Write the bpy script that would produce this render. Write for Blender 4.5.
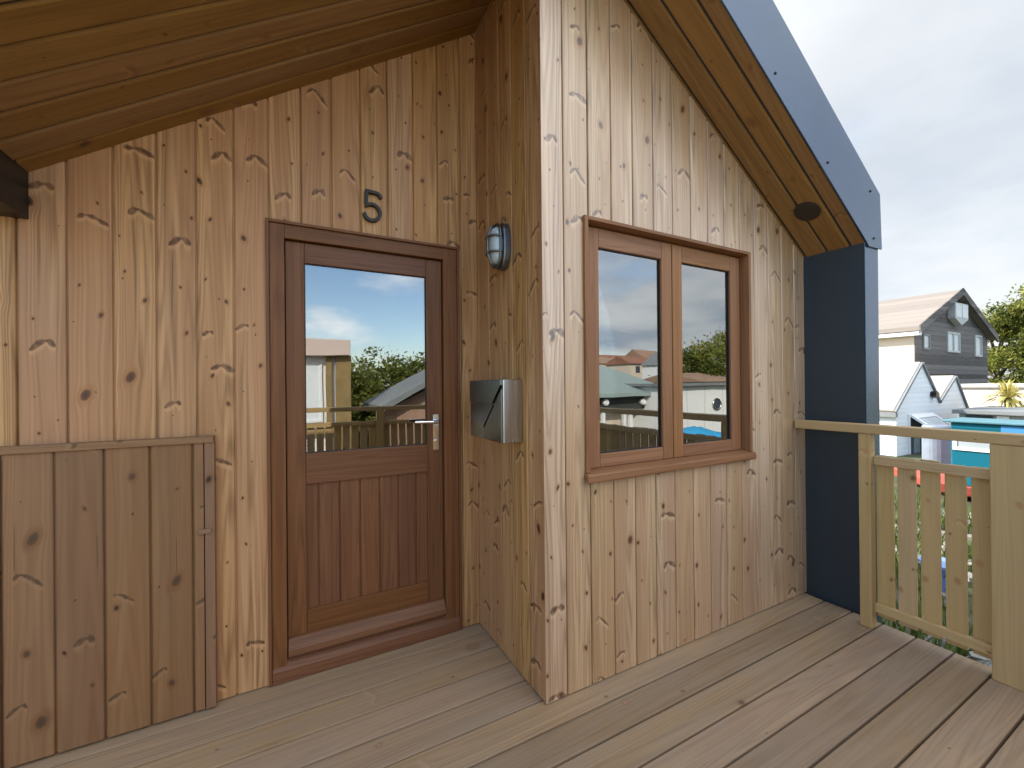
import bpy, math, random
from mathutils import Vector, Matrix

scene = bpy.context.scene
for o in list(bpy.data.objects):
    bpy.data.objects.remove(o)
COL = scene.collection
R = math.radians
random.seed(5)

# ------------------------------------------------------------------ camera
YAW, PIT, ROL, FPX, CAMZ = R(28.10977), R(0.0962), R(-0.51724), 421.1, 1.35
fw = Vector((math.sin(YAW) * math.cos(PIT), math.cos(YAW) * math.cos(PIT), math.sin(PIT)))
r0 = Vector((math.cos(YAW), -math.sin(YAW), 0))
u0 = r0.cross(fw)
rt = math.cos(ROL) * r0 + math.sin(ROL) * u0
up = -math.sin(ROL) * r0 + math.cos(ROL) * u0
cd = bpy.data.cameras.new("camera")
cam = bpy.data.objects.new("camera", cd)
COL.objects.link(cam)
cam.matrix_world = Matrix(((rt.x, up.x, -fw.x, 0), (rt.y, up.y, -fw.y, 0), (rt.z, up.z, -fw.z, CAMZ), (0, 0, 0, 1)))
cd.sensor_width = 36
cd.lens = FPX / 1024 * 36
cd.clip_start = 0.02
cd.clip_end = 3000
scene.camera = cam
EYE = Vector((0, 0, CAMZ))

# ------------------------------------------------------------------ light
SUN_DIR = Vector((-0.62, 0.78, 0)).normalized()      # horizontal direction towards the sun
SUN_EL = R(31)
sd = bpy.data.lights.new("sun", 'SUN')
sd.energy = 2.1
sd.angle = R(0.53)
sd.color = (1.0, 0.93, 0.82)
sun = bpy.data.objects.new("sun", sd)
COL.objects.link(sun)
tos = Vector((SUN_DIR.x * math.cos(SUN_EL), SUN_DIR.y * math.cos(SUN_EL), math.sin(SUN_EL)))
sun.rotation_euler = tos.to_track_quat('Z', 'Y').to_euler()
sun.location = (0, 0, 30)

vs = scene.view_settings
vs.view_transform = 'Standard'
vs.look = 'None'
vs.gamma = 1
vs.use_curve_mapping = False
vs.exposure = 2.2
scene.cycles.max_bounces = 8
scene.cycles.diffuse_bounces = 5
scene.cycles.glossy_bounces = 4
scene.cycles.sample_clamp_indirect = 6
try:
    scene.cycles.use_denoising = True
except Exception:
    pass


# ------------------------------------------------------------------ node helpers
class Sk:
    """socket wrapper with arithmetic"""
    def __init__(s, nt, sock):
        s.nt, s.s = nt, sock

    def _m(s, op, *args, clamp=False):
        n = s.nt.nodes.new('ShaderNodeMath')
        n.operation = op
        n.use_clamp = clamp
        for i, a in enumerate((s,) + args):
            if isinstance(a, Sk):
                s.nt.links.new(a.s, n.inputs[i])
            else:
                n.inputs[i].default_value = a
        return Sk(s.nt, n.outputs[0])

    def __add__(s, b): return s._m('ADD', b)
    __radd__ = __add__
    def __sub__(s, b): return s._m('SUBTRACT', b)
    def __rsub__(s, b): return (s * -1.0) + b
    def __mul__(s, b): return s._m('MULTIPLY', b)
    __rmul__ = __mul__
    def __truediv__(s, b): return s._m('DIVIDE', b)
    def pw(s, b): return s._m('POWER', b)
    def abs(s): return s._m('ABSOLUTE')
    def sqrt(s): return s._m('SQRT')
    def sin(s): return s._m('SINE')
    def floor(s): return s._m('FLOOR')
    def exp(s): return s._m('EXPONENT')
    def gt(s, b): return s._m('GREATER_THAN', b)
    def lt(s, b): return s._m('LESS_THAN', b)
    def mx(s, b): return s._m('MAXIMUM', b)
    def mn(s, b): return s._m('MINIMUM', b)
    def cl(s): return s._m('ADD', 0.0, clamp=True)

    def step(s, a, b):
        n = s.nt.nodes.new('ShaderNodeMapRange')
        n.interpolation_type = 'SMOOTHSTEP'
        s.nt.links.new(s.s, n.inputs['Value'])
        n.inputs['From Min'].default_value = a
        n.inputs['From Max'].default_value = b
        return Sk(s.nt, n.outputs['Result'])


def link(nt, a, sock):
    if isinstance(a, Sk):
        nt.links.new(a.s, sock)
    else:
        sock.default_value = a


def comb(nt, x, y, z=0.0):
    n = nt.nodes.new('ShaderNodeCombineXYZ')
    for i, a in enumerate((x, y, z)):
        link(nt, a, n.inputs[i])
    return Sk(nt, n.outputs[0])


def sep(nt, v):
    n = nt.nodes.new('ShaderNodeSeparateXYZ')
    nt.links.new(v.s, n.inputs[0])
    return [Sk(nt, o) for o in n.outputs]


def noise(nt, vec, scale=1.0, detail=2.0, rough=0.5, dist=0.0, w=None):
    n = nt.nodes.new('ShaderNodeTexNoise')
    n.noise_dimensions = '3D'
    link(nt, vec, n.inputs['Vector'])
    n.inputs['Scale'].default_value = scale
    n.inputs['Detail'].default_value = detail
    n.inputs['Roughness'].default_value = rough
    n.inputs['Distortion'].default_value = dist
    return Sk(nt, n.outputs[0])


def mixc(nt, f, a, b, mode='MIX'):
    n = nt.nodes.new('ShaderNodeMix')
    n.data_type = 'RGBA'
    n.blend_type = mode
    link(nt, f, n.inputs[0])
    for k, c in ((6, a), (7, b)):
        if isinstance(c, Sk):
            nt.links.new(c.s, n.inputs[k])
        else:
            n.inputs[k].default_value = (*c, 1)
    return Sk(nt, n.outputs[2])


def uvmap(nt, name):
    n = nt.nodes.new('ShaderNodeUVMap')
    n.uv_map = name
    return Sk(nt, n.outputs[0])


def new_mat(name):
    m = bpy.data.materials.new(name)
    m.use_nodes = True
    nt = m.node_tree
    b = nt.nodes['Principled BSDF']
    return m, nt, b


def bump(nt, b, h, strength=0.3, dist=0.002):
    n = nt.nodes.new('ShaderNodeBump')
    n.inputs['Strength'].default_value = strength
    n.inputs['Distance'].default_value = dist
    nt.links.new(h.s, n.inputs['Height'])
    nt.links.new(n.outputs[0], b.inputs['Normal'])


def wood(name, light, dark, knot=(.075, .042, .026), knots=1.0, wings=1.0, width=.13, tint=.25,
         band=.5, rough=.55, grey=None, greyamt=0.0, hue=(.75, .42, .30), hueamt=.35, bandscale=1.0, spec=.3, bmp=.25, coat=0.0,
         kspace=.36):
    """sawn timber: u runs across the board, v along it (metres), r1/r2 are random per board"""
    m, nt, b = new_mat(name)
    U, V, _ = sep(nt, uvmap(nt, 'board'))
    r1, r2, _ = sep(nt, uvmap(nt, 'rnd'))
    V2 = V + r1 * 37.0
    off = r2 * 53.0
    warp = noise(nt, comb(nt, U * 5.0, V2 * 1.1, off), 1.0, 2.0) - 0.5
    g = U + warp * 0.035
    halo = None
    if knots > 0:
        def vor1(space, seed):
            W = V2 / space + r2 * 91.0 + seed
            n = nt.nodes.new('ShaderNodeTexVoronoi')
            n.voronoi_dimensions = '1D'
            n.feature = 'F1'
            n.inputs['Randomness'].default_value = .9
            n.inputs['Scale'].default_value = 1.0
            nt.links.new(W.s, n.inputs['W'])
            dv = (W - Sk(nt, n.outputs['W'])) * space
            c = nt.nodes.new('ShaderNodeSeparateColor')
            nt.links.new(n.outputs['Color'], c.inputs[0])
            return dv, [Sk(nt, o) for o in c.outputs]
        wob = noise(nt, comb(nt, U * 60.0, V2 * 60.0, off), 1.0, 2.0) - .5
        # round knots
        def round_knots(space, seed, rmin, rmax, pres):
            dv, c = vor1(space, seed)
            u_0 = c[0] * (width * .84) + width * .08
            du = U - u_0
            rad = (c[1] * c[1] * c[1]) * (rmax - rmin) + rmin
            tilt = (c[2] - pres * .5) * 1.6
            dvt = dv + du * tilt
            dd = (du * du + dvt * dvt * .55).sqrt() + wob * .005
            on = c[2].lt(pres)
            return du, dd, rad, on, c
        du, dd, rad, on, kc = round_knots(kspace, 0.0, .0045, .017, .86 * knots)
        rel = dd / rad
        k1 = (1.0 - rel.step(.72, 1.12)) * on
        core = (1.0 - rel.step(.1, .75)) * on
        hal1 = (1.0 - rel.step(1.0, 2.4)) * on
        defl = (du / (dd + .003)) * rad * ((dd * dd) / (rad * rad) * -.22).exp() * on
        g = g - defl * 1.3
        du2, dd2, rad2, on2, _ = round_knots(kspace * .8, 31.7, .002, .005, .5 * knots)
        k2 = (1.0 - (dd2 / rad2).step(.7, 1.3)) * on2
        # spike knots: two spindle shaped wings leaving one point of the board
        rrn = noise(nt, comb(nt, U * 25.0, V2 * 18.0, off + 4.0), 1.0, 1.0)
        def spikes(space, seed, pres):
            dvw, cw = vor1(space, seed)
            u_w = cw[0] * (width * .5) + width * .25
            duw = U - u_w
            ad = duw.abs()
            wv = noise(nt, comb(nt, U * 46.0, V2 * 40.0, off), 1.0, 3.0) - .5
            slope = cw[2] / pres * .75 + .12
            yy = dvw + ad * slope + ad * ad * 3.0 + wv * .016
            half = cw[1] * .038 + .024
            side = (cw[0] * .7 + .12) + (1.0 - (cw[0] * .7 + .12)) * (duw * (cw[1] - .5)).gt(0.0)
            sx_ = ((ad - .004) / (half * side)).cl()
            th = ((sx_ + .03) * (1.0 - sx_)).mx(0.0).sqrt() * (cw[0] * .026 + .018) * (1.25 - rrn)
            onw = (th * 500.0).cl() * cw[2].lt(pres)
            wing_ = (1.0 - (yy.abs() / (th + .0006)).step(.35, 1.25)) * onw
            rim = (1.0 - ((yy.abs() / (th + .0006) - .85).abs()).step(.05, .35)) * wing_
            wl = (1.0 - ((yy + .014).abs() / (th * 1.6 + .001)).step(.2, 1.3)) * onw
            return wing_, rim, wl
        wing, rim, wlight = spikes(kspace * 1.3, 7.3, .54 * wings + .001)
        # fine drying checks
        dvc, cc = vor1(1.25, 77.0)
        uc = U - cc[0] * (width * .8) - width * .1 - dvc * (cc[1] - .5) * .05
        chk = (1.0 - (uc.abs()).step(.0004, .0016)) * (1.0 - (dvc.abs() / (cc[1] * .12 + .03)).step(.6, 1.0)) * cc[2].lt(.45 * knots)
        wdark = noise(nt, comb(nt, U * 55.0, V2 * 30.0, off), 1.0, 3.0).step(.25, .68)
        halo = hal1 * .5
    # growth rings: contour lines of a stretched noise give straight and cathedral figure
    q = noise(nt, comb(nt, g * 11.0 * bandscale, V2 * .38, off), 1.0, 1.5, .45) * 15.0 + r1 * 6.0
    ring = (q * 6.2832).sin() * .5 + .5
    ring = ring.pw(1.7)
    fine = noise(nt, comb(nt, g * 190.0, V2 * 2.2, off), 1.0, 3.0, .6)
    streak = noise(nt, comb(nt, g * 34.0, V2 * .55, off + 9.0), 1.0, 2.0, .5).step(.3, .72)
    broad = noise(nt, comb(nt, g * 8.5, V2 * .22, off + 21.0), 1.0, 1.0, .5).step(.47, .535)
    f = (ring * band * .50 + streak * band * .50 + (fine - .5) * 1.0 * band).cl()
    col = mixc(nt, f, light, dark)
    # heart / sap wood
    col = mixc(nt, broad * hueamt, col, (light[0] * .70, light[1] * .60, light[2] * .55))
    # every board its own tone
    v = nt.nodes.new('ShaderNodeHueSaturation')
    nt.links.new(col.s, v.inputs['Color'])
    link(nt, r2 * (2 * tint) + (1.0 - tint), v.inputs['Value'])
    link(nt, r1 * .14 + .93, v.inputs['Saturation'])
    link(nt, r1 * .008 + .496, v.inputs['Hue'])
    col = Sk(nt, v.outputs[0])
    if grey:
        ge = nt.nodes.new('ShaderNodeTexCoord')
        gn = noise(nt, Sk(nt, ge.outputs['Object']), 2.3, 4.0, .6)
        gm = noise(nt, comb(nt, U * 18.0, V2 * 1.7, off + 3.0), 1.0, 3.0, .6)
        col = mixc(nt, ((gn * .5 + gm * .5).step(.3, .7) * greyamt).cl(), col, grey)
    if halo is not None:
        col = mixc(nt, halo, col, (light[0] * .62, light[1] * .45, light[2] * .32))
        col = mixc(nt, (wlight * .38).cl(), col, (min(1, light[0] * 1.22), min(1, light[1] * 1.26), min(1, light[2] * 1.3)))
        brown = (knot[0] * 2.6, knot[1] * 2.3, knot[2] * 2.0)
        col = mixc(nt, (wing * (wdark * .45 + .52) + rim * .3).cl(), col, brown)
        col = mixc(nt, chk * .7, col, knot)
        kcol = mixc(nt, kc[0].step(.1, .5), knot, brown)
        col = mixc(nt, (k1 * .82 + core * .18).cl(), col, kcol)
        col = mixc(nt, k2 * .85, col, knot)
    nt.links.new(col.s, b.inputs['Base Color'])
    rr = rough + (fine - .5) * .18
    nt.links.new(rr.s, b.inputs['Roughness'])
    b.inputs['Specular IOR Level'].default_value = spec
    b.inputs['Coat Weight'].default_value = coat
    b.inputs['Coat Roughness'].default_value = .32
    h = fine * .5 + (1.0 - ring) * .5
    bump(nt, b, h, bmp, .0012)
    return m


def plain(name, col, rough=.6, metal=0.0, var=.12, scale=8.0, bmp=0.0, spec=.4, stretch=(1, 1, 1), coat=0.0):
    m, nt, b = new_mat(name)
    tc = nt.nodes.new('ShaderNodeTexCoord')
    x, y, z = sep(nt, Sk(nt, tc.outputs['Object']))
    vec = comb(nt, x * stretch[0], y * stretch[1], z * stretch[2])
    n1 = noise(nt, vec, scale, 5.0, .6)
    n2 = noise(nt, vec, scale * .17, 2.0, .5)
    f = (n1 * .6 + n2 * .4).step(.25, .75)
    c = mixc(nt, f, tuple(k * (1 - var) for k in col), tuple(min(1, k * (1 + var)) for k in col))
    nt.links.new(c.s, b.inputs['Base Color'])
    rr = rough + (n1 - .5) * .2
    nt.links.new(rr.s, b.inputs['Roughness'])
    b.inputs['Metallic'].default_value = metal
    b.inputs['Specular IOR Level'].default_value = spec
    b.inputs['Coat Weight'].default_value = coat
    if bmp:
        bump(nt, b, n1, bmp, .004)
    return m


def planked(name, col, pitch=.15, axis=2, var=.15, rough=.65, line=.35, along=0):
    """painted or weathered horizontal/vertical boards far away (object coordinates)"""
    m, nt, b = new_mat(name)
    tc = nt.nodes.new('ShaderNodeTexCoord')
    p = sep(nt, Sk(nt, tc.outputs['Object']))
    q = p[axis] / pitch
    fr = q - q.floor()
    idn = noise(nt, comb(nt, q.floor() * 7.13, 0.5, 0.5), 1.0, 0.0).step(.3, .7)
    st = [1.0, 1.0, 1.0]
    st[axis] = 9.0
    gr = noise(nt, comb(nt, p[0] * st[0], p[1] * st[1], p[2] * st[2]), 1.6, 4.0, .65)
    f = (idn * .5 + gr * .6 - .1).cl()
    c = mixc(nt, f, tuple(k * (1 - var) for k in col), tuple(min(1, k * (1 + var)) for k in col))
    edge = fr.lt(.06)
    c = mixc(nt, edge * line, c, tuple(k * .3 for k in col))
    nt.links.new(c.s, b.inputs['Base Color'])
    b.inputs['Roughness'].default_value = rough
    b.inputs['Specular IOR Level'].default_value = .25
    bump(nt, b, (fr.step(0, .08)), .5, .01)
    return m


# ------------------------------------------------------------------ world
w = bpy.data.worlds.new("World")
scene.world = w
w.use_nodes = True
nt = w.node_tree
bg = nt.nodes['Background']
sky = nt.nodes.new('ShaderNodeTexSky')
sky.sky_type = 'NISHITA'
sky.sun_disc = False
sky.sun_elevation = SUN_EL
sky.sun_rotation = math.atan2(SUN_DIR.x, SUN_DIR.y)
sky.air_density = 1.0
sky.dust_density = 0.8
sky.ozone_density = 1.5
tc = nt.nodes.new('ShaderNodeTexCoord')
dx, dy, dz = sep(nt, Sk(nt, tc.outputs['Generated']))
den = dz.mx(0.0) + .16
pv = comb(nt, dx / den, dy / den, 0.3)
big = noise(nt, pv, .55, 7.0, .56, .25)
shade = noise(nt, comb(nt, dx / den * 1.3, dy / den * 1.3, 4.0), .8, 5.0, .55)
east = (dx * 1.0 + dy * .25)
cov = (big + east * .24 + (dz - .38).mx(0.0) * .45 - .03)  # extra cloud overhead, out of view, added to whiten the skylight
mask = cov.step(.46, .62)
cb = nt.nodes.new('ShaderNodeMix')
cb.data_type = 'RGBA'
dimf = (dx * 1.15 + dy * .3).cl()  # clouds dimmed on the side in view, left bright elsewhere for light
link(nt, dimf, cb.inputs[0])
cb.inputs[6].default_value = (8.6, 8.6, 8.5, 1)
cb.inputs[7].default_value = (2.38, 2.42, 2.46, 1)
ccol = mixc(nt, shade.step(.32, .66), (mixc(nt, dimf, (3.0, 3.7, 4.9), (1.78, 1.92, 2.06))), Sk(nt, cb.outputs[2]))
skc = mixc(nt, mask * .93, Sk(nt, sky.outputs[0]), ccol)
nt.links.new(skc.s, bg.inputs['Color'])
bg.inputs['Strength'].default_value = 0.085

# ------------------------------------------------------------------ materials
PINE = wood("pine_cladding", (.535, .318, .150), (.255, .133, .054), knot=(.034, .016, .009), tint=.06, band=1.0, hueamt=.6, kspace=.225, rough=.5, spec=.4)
PINE_LIT = wood("pine_cladding_skylit", (.63, .440, .275), (.33, .208, .112), knot=(.034, .016, .009), wings=.8, coat=.8, tint=.06, band=1.0, hueamt=.55, kspace=.225, rough=.36, spec=.9)  # same pine, colour paled and gloss raised to stand for stronger sky light
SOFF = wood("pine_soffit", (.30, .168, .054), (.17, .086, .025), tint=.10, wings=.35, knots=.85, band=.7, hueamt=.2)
PANEL = wood("weathered_pine", (.265, .150, .078), (.150, .078, .036), knot=(.028, .02, .013), tint=.10, wings=1.3, width=.135, band=.6,
             grey=(.18, .122, .08), greyamt=.3)
DECK = wood("deck_timber", (.345, .238, .140), (.205, .135, .074), knot=(.12, .085, .06), knots=.45, wings=.25, width=.14,
            tint=.2, band=.8, rough=.7, grey=(.27, .212, .16), greyamt=.6, hueamt=.15, kspace=.6)
RAIL = wood("treated_timber", (.53, .375, .180), (.40, .265, .115), knot=(.17, .10, .05), knots=.7, wings=.25, width=.075,
            tint=.09, band=.5, hueamt=.15, kspace=.5)
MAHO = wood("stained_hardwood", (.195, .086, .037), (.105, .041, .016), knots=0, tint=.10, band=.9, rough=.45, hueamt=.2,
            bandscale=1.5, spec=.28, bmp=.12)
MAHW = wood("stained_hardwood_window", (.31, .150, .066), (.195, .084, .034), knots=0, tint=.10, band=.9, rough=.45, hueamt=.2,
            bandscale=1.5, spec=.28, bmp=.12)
DARKM = plain("dark_grey_metal", (.024, .037, .050), .42, 0.0, .06, 3.0, spec=.4)
FASC = plain("grey_metal_flashing", (.090, .128, .190), .25, .75, .10, 2.0, spec=.5)
STEEL = plain("brushed_steel", (.50, .51, .52), .24, 1.0, .08, 60.0, stretch=(1, 1, .04))
STEEL_REFL = plain("brushed_steel_dark_reflection", (.20, .23, .25), .30, 1.0, .1, 60.0, stretch=(1, 1, .04))  # same steel, darkened to stand for the dark surroundings it mirrors
CHROME = plain("polished_chrome", (.72, .73, .75), .12, 1.0, .04, 9.0)
GUN = plain("grey_cast_metal", (.16, .17, .185), .32, .9, .15, 40.0)
BLACK = plain("black_metal", (.014, .013, .013), .38, .3, .2, 30.0)
RUBBER = plain("black_gasket", (.012, .012, .013), .6, 0, .1, 20.0)
INT = plain("room_wall", (.10, .095, .09), .9, 0, .05, 3.0)


def glass_mat(name, fac0, tint):
    m = bpy.data.materials.new(name)
    m.use_nodes = True
    nt = m.node_tree
    for n in list(nt.nodes):
        nt.nodes.remove(n)
    out = nt.nodes.new('ShaderNodeOutputMaterial')
    mx = nt.nodes.new('ShaderNodeMixShader')
    gl = nt.nodes.new('ShaderNodeBsdfGlossy')
    gl.inputs['Roughness'].default_value = 0.0
    gl.inputs['Color'].default_value = (.97, 1, 1, 1)
    tr = nt.nodes.new('ShaderNodeBsdfTransparent')
    tr.inputs['Color'].default_value = (*tint, 1)
    fr = nt.nodes.new('ShaderNodeFresnel')
    fr.inputs['IOR'].default_value = 1.5
    f = Sk(nt, fr.outputs[0]) * 1.0 + fac0
    nt.links.new(f.cl().s, mx.inputs[0])
    nt.links.new(tr.outputs[0], mx.inputs[1])
    nt.links.new(gl.outputs[0], mx.inputs[2])
    nt.links.new(mx.outputs[0], out.inputs[0])
    tcn = nt.nodes.new('ShaderNodeTexCoord')
    wv = noise(nt, Sk(nt, tcn.outputs['Object']), 2.2, 1.0, .4)
    bn = nt.nodes.new('ShaderNodeBump')
    bn.inputs['Strength'].default_value = .1
    bn.inputs['Distance'].default_value = .01
    nt.links.new(wv.s, bn.inputs['Height'])
    nt.links.new(bn.outputs[0], gl.inputs['Normal'])
    return m


GLASS = glass_mat("coated_glass", .20, (.35, .37, .37))
LAMPG = plain("ribbed_glass", (.42, .50, .55), .15, 0, .1, 60.0, spec=.7)


# ------------------------------------------------------------------ mesh builder
class MB:
    def __init__(s):
        s.v, s.f, s.uv, s.rn, s.mi = [], [], [], [], []

    def face(s, pts, uvs=None, r=(0, 0), mi=0):
        i = len(s.v)
        s.v += [tuple(p) for p in pts]
        s.idx(range(i, i + len(pts)), uvs, r, mi)

    def idx(s, ids, uvs=None, r=(0, 0), mi=0):
        ids = tuple(ids)
        s.f.append(ids)
        s.uv.append(uvs or [(0, 0)] * len(ids))
        s.rn.append([r] * len(ids))
        s.mi.append(mi)

    def box(s, lo, hi, ax=None, r=None, mi=0, M=None):
        lo, hi = Vector(lo), Vector(hi)
        d = hi - lo
        if ax is None:
            ax = max(range(3), key=lambda k: d[k])
        r = r or (random.random(), random.random())
        i = len(s.v)
        P = [Vector((x, y, z)) for z in (lo.z, hi.z) for y in (lo.y, hi.y) for x in (lo.x, hi.x)]
        s.v += [tuple(M @ p if M else p) for p in P]
        oth = [k for k in range(3) if k != ax]
        for ids in ((0, 2, 3, 1), (4, 5, 7, 6), (0, 1, 5, 4), (2, 6, 7, 3), (0, 4, 6, 2), (1, 3, 7, 5)):
            pts = [P[k] - lo for k in ids]
            const = [k for k in range(3) if max(p[k] for p in pts) - min(p[k] for p in pts) < 1e-9]
            if ax in const:
                uvs = [(p[oth[0]], p[oth[1]]) for p in pts]
            else:
                a = [k for k in oth if k not in const]
                a = a[0] if a else oth[0]
                uvs = [(p[a], p[ax]) for p in pts]
            s.idx([i + k for k in ids], uvs, r, mi)

    def prism(s, poly, y0, y1, mi=0, r=None, plane='XZ', caps=True):
        """closed outline poly in a plane extruded along the third axis"""
        r = r or (random.random(), random.random())
        def mk(p, t):
            if plane == 'XZ': return (p[0], t, p[1])
            if plane == 'YZ': return (t, p[0], p[1])
            return (p[0], p[1], t)
        n = len(poly)
        i = len(s.v)
        s.v += [mk(p, y0) for p in poly] + [mk(p, y1) for p in poly]
        for k in range(n):
            j = (k + 1) % n
            L = math.dist(poly[k], poly[j])
            s.idx((i + k, i + j, i + n + j, i + n + k), [(0, 0), (L, 0), (L, abs(y1 - y0)), (0, abs(y1 - y0))], r, mi)
        if caps:
            s.idx([i + k for k in reversed(range(n))], [poly[k] for k in reversed(range(n))], r, mi)
            s.idx([i + n + k for k in range(n)], [poly[k] for k in range(n)], r, mi)

    def tube(s, pts, rad, seg=10, mi=0, closed=False, r=(0, 0), sq=(1, 1)):
        pts = [Vector(p) for p in pts]
        n = len(pts)
        rads = rad if isinstance(rad, (list, tuple)) else [rad] * n
        rings = []
        prev = None
        for k, p in enumerate(pts):
            if closed:
                t = pts[(k + 1) % n] - pts[k - 1]
            else:
                t = pts[min(k + 1, n - 1)] - pts[max(k - 1, 0)]
            t.normalize()
            a = prev if prev is not None else (Vector((0, 0, 1)) if abs(t.z) < .9 else Vector((1, 0, 0)))
            a = (a - t * a.dot(t)).normalized()
            prev = a
            bb = t.cross(a)
            i = len(s.v)
            for q in range(seg):
                an = 2 * math.pi * q / seg
                s.v.append(tuple(p + (a * math.cos(an) * sq[0] + bb * math.sin(an) * sq[1]) * rads[k]))
            rings.append(i)
        m = n if closed else n - 1
        for k in range(m):
            i, j = rings[k], rings[(k + 1) % n]
            for q in range(seg):
                q2 = (q + 1) % seg
                s.idx((i + q, i + q2, j + q2, j + q), None, r, mi)
        if not closed:
            s.idx([rings[0] + q for q in reversed(range(seg))], None, r, mi)
            s.idx([rings[-1] + q for q in range(seg)], None, r, mi)

    def build(s, name, mats, parent=None, bevel=0.0, smooth=False, loc=None, seg=2):
        me = bpy.data.meshes.new(name)
        o0 = Vector(loc) if loc is not None else None
        vv = [tuple(Vector(p) - o0) for p in s.v] if o0 else s.v
        me.from_pydata(vv, [], s.f)
        a = me.uv_layers.new(name='board')
        c = me.uv_layers.new(name='rnd')
        a.data.foreach_set('uv', [x for f in s.uv for p in f for x in p])
        c.data.foreach_set('uv', [x for f in s.rn for p in f for x in p])
        for m in (mats if isinstance(mats, (list, tuple)) else [mats]):
            me.materials.append(m)
        me.polygons.foreach_set('material_index', s.mi)
        if smooth:
            me.polygons.foreach_set('use_smooth', [True] * len(s.f))
        me.update()
        o = bpy.data.objects.new(name, me)
        COL.objects.link(o)
        if o0 is not None:
            o.location = o0
        if parent:
            o.parent = parent
            if parent.type == 'EMPTY' or parent.location.length > 0:
                o.location = (o0 if o0 is not None else Vector()) - world_loc(parent)
        if bevel:
            md = o.modifiers.new("bevel", 'BEVEL')
            md.width = bevel
            md.segments = seg
            md.limit_method = 'ANGLE'
            md.angle_limit = R(40)
            md.harden_normals = False
        return o


def world_loc(o):
    v = Vector(o.location)
    while o.parent:
        o = o.parent
        v += Vector(o.location)
    return v


def tag(o, label=None, cat=None, group=None, kind=None):
    if label: o['label'] = label
    if cat: o['category'] = cat
    if group: o['group'] = group
    if kind: o['kind'] = kind
    return o


def thing(name, label, cat, loc, group=None):
    o = bpy.data.objects.new(name, None)
    o.empty_display_size = .2
    COL.objects.link(o)
    o.location = loc
    return tag(o, label, cat, group)


def clad(mb, o, a, l, n, u0, u1, pitch, phase, lo, hi, holes=(), gap=.0028, deep=.011, cham=.0045, mi=0):
    """tongue-and-groove boards: a across, l along, n outward; lo/hi give the ends of a strip at u"""
    o, a, l, n = map(Vector, (o, a, l, n))
    k = math.floor((u0 - phase) / pitch)
    while phase + k * pitch < u1 - 1e-6:
        b0 = phase + k * pitch
        k += 1
        r = (random.random(), random.random())
        prof = [(0, -deep), (gap, -deep), (gap, -cham), (gap + cham * .35, -cham * .3), (gap + cham, 0),
                (pitch - gap - cham, 0), (pitch - gap - cham * .35, -cham * .3), (pitch - gap, -cham), (pitch - gap, -deep), (pitch, -deep)]
        warp = [random.uniform(-.0012, .0012), random.uniform(-.0012, .0012)]
        prof = [(p, d + (warp[0] * (1 - p / pitch) + warp[1] * p / pitch if d > -deep else 0)) for p, d in prof]
        # insert cuts
        cuts = sorted({h[0] for h in holes} | {h[1] for h in holes} | {u0, u1})
        pr = []
        for (p, d), (p2, d2) in zip(prof, prof[1:]):
            pr.append((p, d))
            for c in cuts:
                cc = c - b0
                if p + 1e-6 < cc < p2 - 1e-6:
                    t = (cc - p) / (p2 - p)
                    pr.append((cc, d + (d2 - d) * t))
        pr.append(prof[-1])
        for (p, d), (p2, d2) in zip(pr, pr[1:]):
            ua, ub = b0 + p, b0 + p2
            um = (ua + ub) / 2
            if um < u0 - 1e-6 or um > u1 + 1e-6:
                continue
            segs = [(lo(ua), hi(ua), lo(ub), hi(ub))]
            for (ha, hb, va, vb) in holes:
                if ha < um < hb:
                    ns = []
                    for (l1, h1, l2, h2) in segs:
                        if min(l1, l2) < va:
                            ns.append((l1, min(h1, va), l2, min(h2, va)))
                        if max(h1, h2) > vb:
                            ns.append((max(l1, vb), h1, max(l2, vb), h2))
                    segs = ns
            for (l1, h1, l2, h2) in segs:
                P = [o + a * ua + l * l1 + n * d, o + a * ub + l * l2 + n * d2, o + a * ub + l * h2 + n * d2, o + a * ua + l * h1 + n * d]
                uv = [(p, l1), (p2, l2), (p2, h2), (p, h1)]
                if a.cross(l).dot(n) < 0:
                    P.reverse()
                    uv.reverse()
                mb.face(P, uv, r, mi)


# ================================================================== GROUND
GZ = -1.0
m, gnt, gb = new_mat("rough_ground")
tcx = gnt.nodes.new('ShaderNodeTexCoord')
ov = Sk(gnt, tcx.outputs['Object'])
gx, gy, gz_ = sep(gnt, ov)
a1 = noise(gnt, ov, .35, 5.0, .6)
a2 = noise(gnt, ov, 3.1, 6.0, .65)
gc = mixc(gnt, a2.step(.3, .7), (.085, .072, .05), (.17, .15, .115))
gc = mixc(gnt, (a1 * .6 + a2 * .4).step(.42, .54), gc, (.045, .068, .02))
gnt.links.new(gc.s, gb.inputs['Base Color'])
gb.inputs['Roughness'].default_value = .9
bump(gnt, gb, a2, .6, .05)
g = MB()
N = 24
def gh(x, y):
    return GZ + .06 * math.sin(x * .9) * math.cos(y * .7)
xs = [-900, -300, -100, -40] + [-20 + 2.5 * k for k in range(25)] + [60, 120, 300, 900]
ids = {}
for i, x in enumerate(xs):
    for j, y in enumerate(xs):
        ids[i, j] = len(g.v)
        g.v.append((x, y, gh(x, y) if max(abs(x), abs(y)) < 45 else GZ))
for i in range(len(xs) - 1):
    for j in range(len(xs) - 1):
        g.idx((ids[i, j], ids[i + 1, j], ids[i + 1, j + 1], ids[i, j + 1]))
tag(g.build("ground", m), kind='structure')

# ================================================================== DECK
DX1 = 2.915
deck = MB()
clad(deck, (0, 0, 0), (0, 1, 0), (1, 0, 0), (0, 0, 1), -.70, 2.30, .1435, .531, lambda u: -2.6,
     lambda u: DX1, gap=.0042, deep=.035, cham=.003)
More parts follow.
